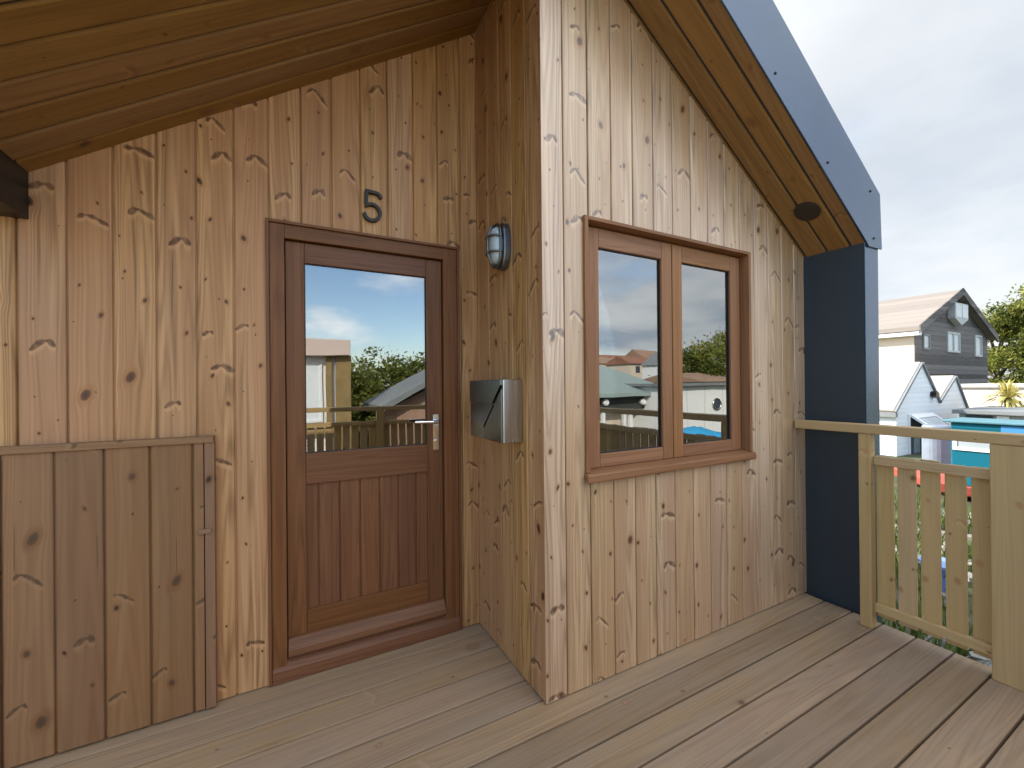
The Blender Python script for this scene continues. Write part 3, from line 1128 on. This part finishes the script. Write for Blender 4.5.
# ---- white twin gabled boathouse
SY = 5.95
def sx(px, py):
    p_ = atY(px, py, SY)
    return p_.x, p_.z
shed = thing("white_boathouse", "white boarded boathouse with two pointed gables and an open hatch", "boathouse", (*sx(920, 400)[:1], SY, GZ))
A0 = sx(896, 410); A1 = sx(921.3, 364); A2 = sx(939, 403); B1 = sx(954.8, 377.5); B2 = sx(967.5, 411)
mb = MB()
mb.prism([(A0[0], GZ), (B2[0], GZ), (B2[0], B2[1]), B1, A2, A1, (A0[0], A0[1])], SY, SY + .12)
mb.box((A0[0], SY + .12, GZ), (A0[0] + .12, SY + 4, A0[1]))
mb.box((B2[0] - .12, SY + .12, GZ), (B2[0], SY + 4, B2[1]))
mb.build("wall", WHITE, shed)
mb = MB()
def slope(mb, p, q, y0, y1, tk=.09, ext=.14):
    d = (Vector(q) - Vector(p)).normalized()
    q = Vector(q) + d * ext
    n_ = Vector((-d.y, d.x))
    if n_.y < 0: n_ = -n_
    pl = [Vector(p), q, q + n_ * tk, Vector(p) + n_ * tk]
    pl = [(v_.x, v_.y) for v_ in pl]
    mb.prism(pl, y0, y1)
SROOF = plain("pale_felt_roof", (.38, .34, .29), .8, 0, .08, 2.0)
slope(mb, A1, A0, SY + .01, SY + 4)
slope(mb, A1, A2, SY + .01, SY + 4, ext=0)
slope(mb, B1, A2, SY + .01, SY + 4, ext=0)
slope(mb, B1, B2, SY + .01, SY + 4)
sr = mb.build("roof", SROOF, shed)
mb = MB()
for p_, q_, e_ in ((A1, A0, .16), (A1, A2, .02), (B1, A2, .02), (B1, B2, .16)):
    slope(mb, p_, q_, SY - .06, SY + .009, tk=.075, ext=e_)
mb.box((A0[0] - .16, SY - .05, A0[1] - .22), (A0[0] - .02, SY + 4, A0[1] - .08))
tag(mb.build("barge_board", GREYR, sr), "dark roof edging")
mb = MB()
c_ = sx(931.5, 394)
mb.prism([(c_[0] - .14, c_[1] - .08), (c_[0] + .16, c_[1] - .14), (c_[0] + .14, c_[1] + .02), (c_[0], c_[1] + .10), (c_[0] - .12, c_[1] + .06)], SY - .16, SY - .002)
mb.build("vent_hood", BLACK, shed)
# opening with propped hatch
x0, z1 = sx(909, 417); x1, z0 = sx(926, 459)
mb = MB()
mb.box((x0, SY - .012, z0), (x1, SY - .003, z1))
op = tag(mb.build("doorway", plain("grey_blue_dark", (.07, .09, .11), .7), shed), "dark blue grey doorway under the hatch")
mb = MB()
ring(mb, x0 - .09, x1 + .09, z0 - .09, z1 + .09, .088, SY - .04, SY - .002)
mb.build("frame", WPAINT, op)
mb = MB()
mb.box((x0 + .3, SY - .02, z0 + .1), (x0 + .75, SY - .013, z1 - .7))
mb.build("pane", PALEG, op)
hx0, hz1 = sx(909, 416); hx1, hz0 = sx(928, 429)
mb = MB()
Mx = Matrix.Translation((hx0, SY - .03, hz1 + .02)) @ Matrix.Rotation(R(-52), 4, 'X')
ring(mb, 0, hx1 - hx0 + .25, -.95, 0, .16, -.03, .03)
mb.box((.16, -.01, -.79), (hx1 - hx0 + .09, .01, -.16), mi=1)
mb.v = [tuple(Mx @ Vector(p_)) for p_ in mb.v]
mb.build("hatch", [WPAINT, PALEG], shed)

# ---- white flat wall building behind, with cordyline in front
OX = 23.9
q0, q1 = atX(956, 385, OX), atX(1085, 389, OX)
bld = thing("cream_outbuilding", "long low sunlit cream wall with flat roof right of the boathouse", "building", drop((q0 + q1) / 2))
CREAMB = plain("bright_cream_render", (.74, .66, .55), .85, 0, .04, 2.0)
mb = MB()
mb.box((OX, q1.y, GZ), (OX + 3, q0.y, q0.z - .1))
mb.build("wall", CREAMB, bld)
mb = MB()
mb.box((OX - .12, q1.y - .1, q0.z - .1), (OX + 3.1, q0.y + .1, q0.z + .04))
mb.build("roof", plain("pale_roof_edge", (.55, .53, .50), .7, 0, .1, 3.0), bld, bevel=.01)
pp = at(1008, 398, 14.3)
cord = thing("cordyline", "spiky yellow green cordyline palm in front of the cream wall", "palm", drop(pp))
mb = MB()
mb.tube([drop(pp), Vector((pp.x + .05, pp.y, (pp.z + GZ) / 2)), pp], [.13, .10, .09], 8)
mb.build("trunk", BARK, cord, smooth=True)
mb = MB()
rng = random.Random(3)
for k in range(120):
    an, el = rng.uniform(0, 6.28), rng.uniform(-.7, 1.45)
    L = rng.uniform(.55, 1.0)
    d_ = Vector((math.cos(an) * math.cos(el), math.sin(an) * math.cos(el), math.sin(el)))
    s_ = d_.cross(Vector((0, 0, 1))).normalized() * .035
    mid = pp + d_ * L * .55
    tip = pp + d_ * L + Vector((0, 0, -.28 * L))
    r_ = (rng.random(), 0)
    mb.face([pp - s_ * .6, pp + s_ * .6, mid + s_, mid - s_], None, r_)
    mb.face([mid - s_, mid + s_, tip], None, r_)
mb.build("crown", STRAW, cord)

# ---- low grey shed roof between boathouse and cabin
q0, q1 = at(958, 415, 13.2), at(1060, 405, 15.0)
lw = thing("grey_shed", "low grey shed with flat overhanging roof behind the teal cabin", "shed", drop((q0 + q1) / 2))
Z0 = q0.z + .05
mb = MB()
mb.box((q0.x - .15, q0.y - 1.6, Z0), (q0.x + 3.4, q0.y + .1, Z0 + .13))
mb.build("roof", GREYR, lw, bevel=.02)
mb = MB()
mb.box((q0.x + .1, q0.y - 1.5, GZ), (q0.x + 3.2, q0.y, Z0))
mb.build("wall", planked("grey_boards", (.33, .33, .33), .2, 1, .15), lw)
for (a_, b_, mt, nm) in ((.15, .72, GLASSB, "window"), (.80, 1.05, WPAINT, "post")):
    mb = MB()
    mb.box((q0.x + .06, q0.y - b_, Z0 - .42), (q0.x + .099, q0.y - a_, Z0 - .04))
    mb.build(nm, mt, lw)

# ---- teal cabin boat (its long side faces -X)
TX = 11.4
def ty(px, py):
    p_ = atX(px, py, TX)
    return p_.y, p_.z
TEAL = planked("teal_paint", (.006, .115, .165), .42, 2, .08, .4, .25)
BLUEP = plain("blue_paint", (.05, .22, .46), .5, 0, .08, 4.0)
RED = plain("red_antifouling", (.42, .085, .06), .6, 0, .18, 6.0)
y0, zt = ty(950.5, 422); y1, _ = ty(1003, 482); zb = ty(945, 483)[1]
boat = thing("cabin_boat", "teal painted cabin boat with white framed window and red hull", "boat", (TX, (y0 + y1) / 2, GZ))
mb = MB()
ye = y1 - 1.6
mb.box((TX, ye, zb), (TX + .8, y0, zt))
cab = mb.build("cabin", TEAL, boat, bevel=.02)
mb = MB()
mb.box((TX - .08, ye - .08, zt + .002), (TX + .86, y0 + .1, zt + .05))
tag(mb.build("roof", plain("pale_teal", (.09, .21, .25), .5, 0, .1, 5.0), boat, bevel=.015), "paler roof edge")
mb = MB()
yb, zb1 = ty(1001, 428)
mb.box((TX - .012, ye + .01, zt - .42), (TX - .002, yb, zt - .02))
tag(mb.build("side_panel", BLUEP, boat), "blue painted panel")
w0, wz1 = ty(953, 430.5); w1, wz0 = ty(998, 453.5)
mb = MB()
def ringx(mb, ya, yb_, z0, z1, wd, x0, x1):
    mb.box((x0, ya, z0), (x1, ya + wd, z1)); mb.box((x0, yb_ - wd, z0), (x1, yb_, z1))
    mb.box((x0, ya + wd, z0), (x1, yb_ - wd, z0 + wd)); mb.box((x0, ya + wd, z1 - wd), (x1, yb_ - wd, z1))
ringx(mb, w1, w0, wz0, wz1, .06, TX - .03, TX - .002)
wn = mb.build("window", WPAINT, boat)
mb = MB()
mb.box((TX - .016, w1 + .06, wz0 + .06), (TX - .004, w0 - .06, wz1 - .06))
mb.build("pane", PALEG, wn)
mb = MB()
secs = []
for (z, o_) in ((GZ - .02, .30), (GZ + .10, .16), (zb - .20, .03), (zb - .001, -.06)):
    secs.append([(TX + o_, ye - .4 + o_), (TX + 2.2 - o_, ye - .4 + o_), (TX + 2.2 - o_, y0 + .2 - o_ * .3), (TX + 1.1, y0 + 1.3 - o_), (TX + o_, y0 + .2 - o_ * .3)])
base_ = []
for (z, _), s_ in zip(((GZ - .02, 0), (GZ + .10, 0), (zb - .20, 0), (zb - .001, 0)), secs):
    base_.append(len(mb.v)); mb.v += [(x, y, z) for x, y in s_]
for q_, (a_, b_) in enumerate(zip(base_, base_[1:])):
    for k in range(5):
        mb.idx((a_ + k, a_ + (k + 1) % 5, b_ + (k + 1) % 5, b_ + k), None, (0, 0), 0 if q_ < 2 else 1)
mb.idx([base_[-1] + k for k in range(5)], None, (0, 0), 1)
tag(mb.build("hull", [BLACK, RED], boat, bevel=.02), "red hull with black foot")

# ---- grey steel water tank between boathouse and cabin
p_ = at(937, 425, 10.2)
mb = MB()
mb.tube([Vector((p_.x, p_.y, z)) for z in (GZ, p_.z - .04, p_.z)], [.27, .27, .24], 24)
tag(mb.build("water_tank", plain("galvanised", (.20, .235, .29), .5, .2, .15, 4.0), bevel=.01, loc=(p_.x, p_.y, GZ)), "upright pale grey tank beside the teal cabin", "tank")

# ---- trees right of the dark house
for k, (px, d, h_, rad, lab) in enumerate(((1003, 39, 9.0, 3.6, "sunlit rounded tree just right of the dark house gable"),
                                           (1048, 36, 10.6, 4.4, "tallest tree at the right edge, behind the cream wall"),
                                           (1112, 38, 9.0, 4.0, "tree beyond the right edge of the view"))):
    p_ = at(px, 384, d)
    if k < 2:
        tree(lab, drop(p_), h_, rad, 40 + k, LEAF, 18000, .15, .95, "trees right of the dark house", .08)

# ---- yard clutter seen between the pickets
rng = random.Random(12)
gr = MB()
for k in range(11000):
    x = 3.0 + 7.8 * rng.random() ** 1.15
    y = rng.uniform(-2.5, 4.5)
    if noise_ := (math.sin(x * 2.1 + 1.3 * math.sin(y * 1.7)) * math.cos(y * 1.9 + x)):
        if noise_ < -.35: continue
    hgt = rng.uniform(.15, .5) * (1.9 if x < 3.7 else 1.0)
    b_ = Vector((x, y, GZ - .03))
    an = rng.uniform(0, 6.28)
    ln = Vector((math.cos(an), math.sin(an), 0))
    s_ = Vector((-ln.y, ln.x, 0)) * rng.uniform(.006, .014)
    mid = b_ + ln * hgt * .15 + Vector((0, 0, hgt * .6))
    tip = b_ + ln * hgt * .45 + Vector((0, 0, hgt))
    r_ = (rng.random(), 0)
    gr.face([b_ - s_, b_ + s_, mid + s_ * .8, mid - s_ * .8], None, r_)
    gr.face([mid - s_ * .8, mid + s_ * .8, tip], None, r_)
tag(gr.build("grass", GRASSM), "tufts of long green grass below the deck and across the yard", "grass", kind='stuff')
STONE = plain("pale_stone", (.24, .23, .215), .85, 0, .3, 8.0, bmp=.4)
st = MB()
for k in range(260):
    x, y = rng.uniform(3.4, 10.8), rng.uniform(-1, 4.5)
    s_ = rng.uniform(.04, .15)
    c = Vector((x, y, GZ + s_ * .3))
    i = len(st.v)
    ring_ = []
    for lz, rr_ in ((-.6, .7), (0, 1.0), (.6, .65)):
        for q in range(6):
            an = q * math.pi / 3 + lz
            st.v.append((c.x + math.cos(an) * s_ * rr_ * rng.uniform(.75, 1.2), c.y + math.sin(an) * s_ * rr_ * rng.uniform(.75, 1.2), c.z + lz * s_))
    for L_ in (0, 6):
        for q in range(6):
            st.idx((i + L_ + q, i + L_ + (q + 1) % 6, i + L_ + 6 + (q + 1) % 6, i + L_ + 6 + q))
    st.idx([i + 12 + q for q in range(6)])
tag(st.build("rubble", STONE), "pale stones and rubble scattered over the yard", "rubble", kind='stuff')
BLUEB = plain("blue_plastic", (.18, .30, .62), .4, 0, .06, 4.0)
p_ = at(941, 588, 5.0); p_ = atX(942, 575, 6.2)
bk = thing("bucket", "pale blue plastic bucket in the grass behind the pickets", "bucket", (p_.x, p_.y, GZ))
mb = MB()
mb.tube([(p_.x, p_.y, z) for z in (GZ, GZ + .36, GZ + .37, GZ + .40)], [.13, .17, .185, .185], 20)
mb.build("body", BLUEB, bk)
mb = MB()
mb.tube([Vector((p_.x + math.cos(t_) * .19, p_.y, GZ + .38 - abs(math.sin(t_)) * .14)) for t_ in [math.pi * k / 10 for k in range(11)]], .006, 6)
mb.build("handle", STEEL, bk)
OLDW = wood("old_grey_timber", (.30, .28, .25), (.19, .17, .15), knots=.3, wings=0, tint=.2)
for k, (x, y, ln, rz, lab) in enumerate(((6.9, 2.2, 2.2, 62, "long grey plank lying flat in the grass, nearest the deck"),
                                         (8.3, 2.5, 1.8, 105, "shorter grey plank lying across the rubble, nearest the boat"))):
    mb = MB()
    mb.box((-ln / 2, -.1, 0), (ln / 2, .1, .05), 0)
    o = mb.build("plank", OLDW, bevel=.004)
    o.location = (x, y, GZ + .12)
    o.rotation_euler = (R(4), R(3), R(rz))
    tag(o, lab, "plank", "loose planks in the yard")

# ================================================================== WHAT THE GLASS MIRRORS (the side behind the camera)
GD, GW = yl + .014, ys + .018
ORANGE = plain("oiled_timber", (.27, .185, .075), .6, 0, .2, 6.0)
# white cabin opposite the door
Y = -6.0
a_, b_ = mir(285, 340, GD, Y), mir(337, 340, GD, Y)
cb = thing("white_cabin", "white flat roofed cabin with a big window, seen at the left of the door glass", "cabin", ((a_.x + b_.x) / 2, Y, GZ))
mb = MB()
mb.box((a_.x - 2.6, Y - 3, GZ), (b_.x, Y, b_.z - .38))
mb.build("wall", WPAINT, cb)
mb = MB()
mb.box((a_.x - 2.8, Y - 3.2, b_.z - .379), (b_.x + .25, Y + .3, b_.z))
mb.build("roof", plain("pinkish_render", (.62, .50, .44), .8, 0, .05, 3.0), cb, bevel=.01)
for (px, w_) in ((328.5, .12), (343.5, .34)):
    p_ = mir(px, 400, GD, Y)
    mb = MB()
    mb.box((p_.x - w_ / 2, Y + .004, GZ), (p_.x + w_ / 2, Y + .10, b_.z - .38))
    mb.build("post", ORANGE, cb)
p_, q_ = mir(300, 428, GD, Y), mir(336, 428, GD, Y)
mb = MB()
mb.box((p_.x - 2, Y + .11, q_.z - .10), (q_.x, Y + .15, q_.z + .03))
mb.build("rail", ORANGE, cb)
p_, q_ = mir(290, 362, GD, Y), mir(322, 422, GD, Y)
mb = MB()
ring(mb, p_.x - 1, q_.x, q_.z, p_.z, .05, Y + .002, Y + .04)
wn = mb.build("window", WPAINT, cb)
mb = MB(); mb.box((p_.x - .95, Y + .003, q_.z + .05), (q_.x - .05, Y + .012, p_.z - .05)); mb.build("pane", plain("white_blind", (.75, .78, .80), .3, 0, .03, 2.0), wn)
# shed with sloping roof, right part of the door glass
Y = -5.2
a_, b_, c_ = mir(386, 405, GD, Y), mir(421, 383, GD, Y), mir(421, 425, GD, Y)
sh = thing("lean_to_shed", "small timber lean-to with a sloping grey roof, seen at the right of the door glass", "shed", ((a_.x + b_.x) / 2 + .3, Y, GZ))
mb = MB()
mb.prism([(a_.x + .25, GZ), (b_.x + .6, GZ), (b_.x + .6, b_.z + .05), (a_.x + .25, a_.z)], Y - 2, Y)
mb.build("wall", plain("pink_brown_boards", (.36, .22, .15), .7, 0, .2, 5.0), sh)
mb = MB()
mb.prism([(a_.x - .15, a_.z - .14), (b_.x + .75, b_.z + .28), (b_.x + .75, b_.z + .40), (a_.x - .15, a_.z)], Y - 2.2, Y + .3)
mb.build("roof", GREYR, sh)
# wide low building with a green grey roof, left pane of the window
Y = -8.0
a_, b_ = mir(585, 397, GW, Y), mir(668, 396, GW, Y)
r1 = mir(590, 364, GW, Y - 5).z
gs = thing("green_roofed_shed", "wide low shed with a grey green roof, seen in the left window pane", "shed", ((a_.x + b_.x) / 2, Y, GZ))
mb = MB()
mb.prism([(Y + .3, a_.z), (Y + .3, a_.z + .12), (Y - 5, r1 + .12), (Y - 10, a_.z + .12), (Y - 10, a_.z), (Y - 5, r1)], a_.x - 1.5, b_.x + .3, plane='YZ')
mb.build("roof", plain("green_grey_metal", (.27, .34, .32), .5, 0, .08, 3.0), gs)
mb = MB()
zl = mir(620, 409, GW, Y).z
mb.box((a_.x - 1.4, Y - 9.8, zl), (b_.x + .1, Y - .05, a_.z + .1))
mb.build("wall", plain("dark_green_boards", (.045, .05, .045), .8, 0, .2, 5.0), gs)
mb = MB()
mb.box((a_.x - 1.3, Y - 9.6, GZ), (b_.x, Y - .6, zl + .01))
tag(mb.build("wall", CREAM, gs), "cream lower wall")
for px in (606, 628, 634, 655):
    p_ = mir(px, 415, GW, Y)
    mb = MB(); mb.box((p_.x - .06, Y - .25, GZ), (p_.x + .06, Y - .13, zl + .05)); mb.build("post", WPAINT, gs)
for px in (604, 641):
    p_ = mir(px, 401.5, GW, Y)
    mb = MB(); mb.tube([(p_.x, Y - .05, p_.z), (p_.x, Y + .1, p_.z), (p_.x, Y + .16, p_.z)], [.09, .12, .08], 12); mb.build("lamp", WPAINT, gs)
# white houseboat, right pane
Y = -6.5
a_, b_ = mir(681, 386, GW, Y), mir(760, 391, GW, Y)
hb = thing("white_houseboat", "white boxy houseboat with a round porthole, seen in the right window pane", "houseboat", ((a_.x + b_.x) / 2, Y, GZ))
mb = MB(); mb.box((a_.x - .1, Y - 3, GZ), (b_.x, Y, a_.z)); mb.build("cabin", planked("white_panels", (.74, .74, .72), .9, 0, .03, .5, .3), hb, bevel=.03)
mb = MB(); mb.box((a_.x - .3, Y - 3.2, a_.z + .001), (b_.x + .2, Y + .2, a_.z + .1)); mb.build("roof", GREYR, hb)
p_ = mir(716, 404, GW, Y)
mb = MB(); mb.tube([(p_.x, Y - .01, p_.z), (p_.x, Y + .02, p_.z)], .17, 24); ph = mb.build("porthole", GLASSB, hb)
mb = MB(); mb.tube([(p_.x + math.cos(t_) * .19, Y + .02, p_.z + math.sin(t_) * .19) for t_ in [2 * math.pi * k / 24 for k in range(24)]], .03, 8, closed=True); mb.build("rim", STEEL, ph, smooth=True)
# blue tarpaulin over a dinghy
Y = -4.6
a_, b_ = mir(684, 436, GW, Y), mir(714, 436, GW, Y); t_ = mir(700, 426, GW, Y)
TARP = plain("blue_tarpaulin", (.03, .34, .62), .45, 0, .15, 3.0, bmp=.5)
dg = thing("covered_dinghy", "dinghy under a bright blue tarpaulin, seen low in the right window pane", "dinghy", ((a_.x + b_.x) / 2, Y, GZ))
mb = MB()
n = 14
gr_ = {}
for i in range(n + 1):
    for j in range(9):
        u_, v_ = i / n, j / 8
        x = a_.x + (b_.x - a_.x) * u_
        hh = (t_.z - a_.z) * (math.sin(math.pi * min(1, u_ * 1.15 + .05)) ** .7) * (1 - abs(v_ - .5) * 2) ** .8 if 0 < v_ < 1 else 0
        gr_[i, j] = len(mb.v)
        mb.v.append((x, Y - .9 + 1.8 * v_, a_.z + hh + .03 * math.sin(i * 2.1 + j)))
for i in range(n):
    for j in range(8):
        mb.idx((gr_[i, j], gr_[i + 1, j], gr_[i + 1, j + 1], gr_[i, j + 1]))
mb.build("cover", TARP, dg, smooth=True)
mb = MB()
mb.prism([(a_.x + .2, GZ), (b_.x - .3, GZ), (b_.x + .05, a_.z + .02), (a_.x - .05, a_.z + .02)], Y - .85, Y + .85)
mb.build("hull", WPAINT, dg, bevel=.05)

# trees mirrored in the door and in the right pane
for k, (px, yg, Y, top, rad, lab) in enumerate((
        (352, GD, -13.5, 369, 1.7, "lowest bushy tree, mirrored beside the white cabin"),
        (372, GD, -15.0, 364, 2.0, "round green tree mirrored in the middle of the door glass"),
        (394, GD, -16.5, 366, 2.2, "broad green tree mirrored above the lean-to roof"),
        (416, GD, -14.5, 359, 2.2, "taller tree mirrored at the right edge of the door glass"),
        (440, GD, -15.5, 352, 2.6, "tree just past the right edge of the door glass"),
        (705, GW, -20.0, 340, 3.0, "tall tree mirrored in the right window pane"),
        (724, GW, -22.0, 332, 4.2, "tallest dense tree mirrored at the right edge of the window"))):
    p_ = mir(px, top, yg, Y)
    tree(lab, drop(p_), p_.z - GZ, rad, 60 + k, LEAF if k % 2 else LEAFD, 10000 if k > 4 else 6500, .095 + .05 * (k > 4), .95, "trees opposite the porch", .06)

# far houses mirrored in the window
RT = plain("red_roof_tiles", (.28, .13, .085), .8, 0, .2, 6.0)
BT = plain("brown_roof_tiles", (.30, .19, .13), .8, 0, .2, 6.0)
for k, (px, py, Y, ww, hh, wm, rm, lab) in enumerate((
        (607, 362, -70, 9, 2.6, CREAM, BT, "far cream house with a brown roof, leftmost in the window reflection"),
        (620, 360, -78, 10, 3.0, CREAM, RT, "far house with a wide red roof, second from left in the reflection"),
        (632, 361, -72, 8, 2.8, WPAINT, RT, "far white house with a red roof in the middle of the left pane"),
        (645, 362, -50, 7, 2.4, CREAM, RT, "nearer cream house with a red roof left of the window mullion"),
        (656, 356, -55, 6, 3.0, WPAINT, BT, "white house with a brown roof beside the window mullion"),
        (689, 360, -38, 6.0, 2.6, WPAINT, GREYR, "white gabled house mirrored at the left of the right pane"),
        (722, 379, -16, 4.0, 1.2, CREAM, BT, "small cream bungalow mirrored under the trees in the right pane"))):
    p_ = mir(px, py, GW, Y)
    z_e = p_.z - hh * .15
    hh_ = thing("far_house", lab, "house", (p_.x, Y, GZ), "houses mirrored in the window")
    mb = MB(); mb.box((p_.x - ww / 2, Y - 6, GZ), (p_.x + ww / 2, Y, z_e)); wl = mb.build("wall", wm, hh_)
    mb = MB()
    if k == 5:
        mb.prism([(p_.x - ww / 2 - .3, z_e - .2), (p_.x + ww / 2 + .3, z_e - .2), (p_.x, z_e + hh * .75)], Y - 6.2, Y - .2)
        mb.build("roof", rm, hh_)
        mb = MB()
        mb.prism([(p_.x - ww / 2, z_e), (p_.x + ww / 2, z_e), (p_.x, z_e + hh * .65)], Y - .19, Y - .01)
        mb.build("gable", wm, hh_)
    else:
        mb.prism([(Y + .4, z_e), (Y - 3, z_e + hh * .6), (Y - 6.4, z_e)], p_.x - ww / 2 - .3, p_.x + ww / 2 + .3, plane='YZ')
        mb.build("roof", rm, hh_)
    for q in (-.25, .2):
        mb = MB(); mb.box((p_.x + ww * q - .5, Y + .003, z_e - 1.5), (p_.x + ww * q + .5, Y + .05, z_e - .4)); mb.build("window", GLASSB, hh_)
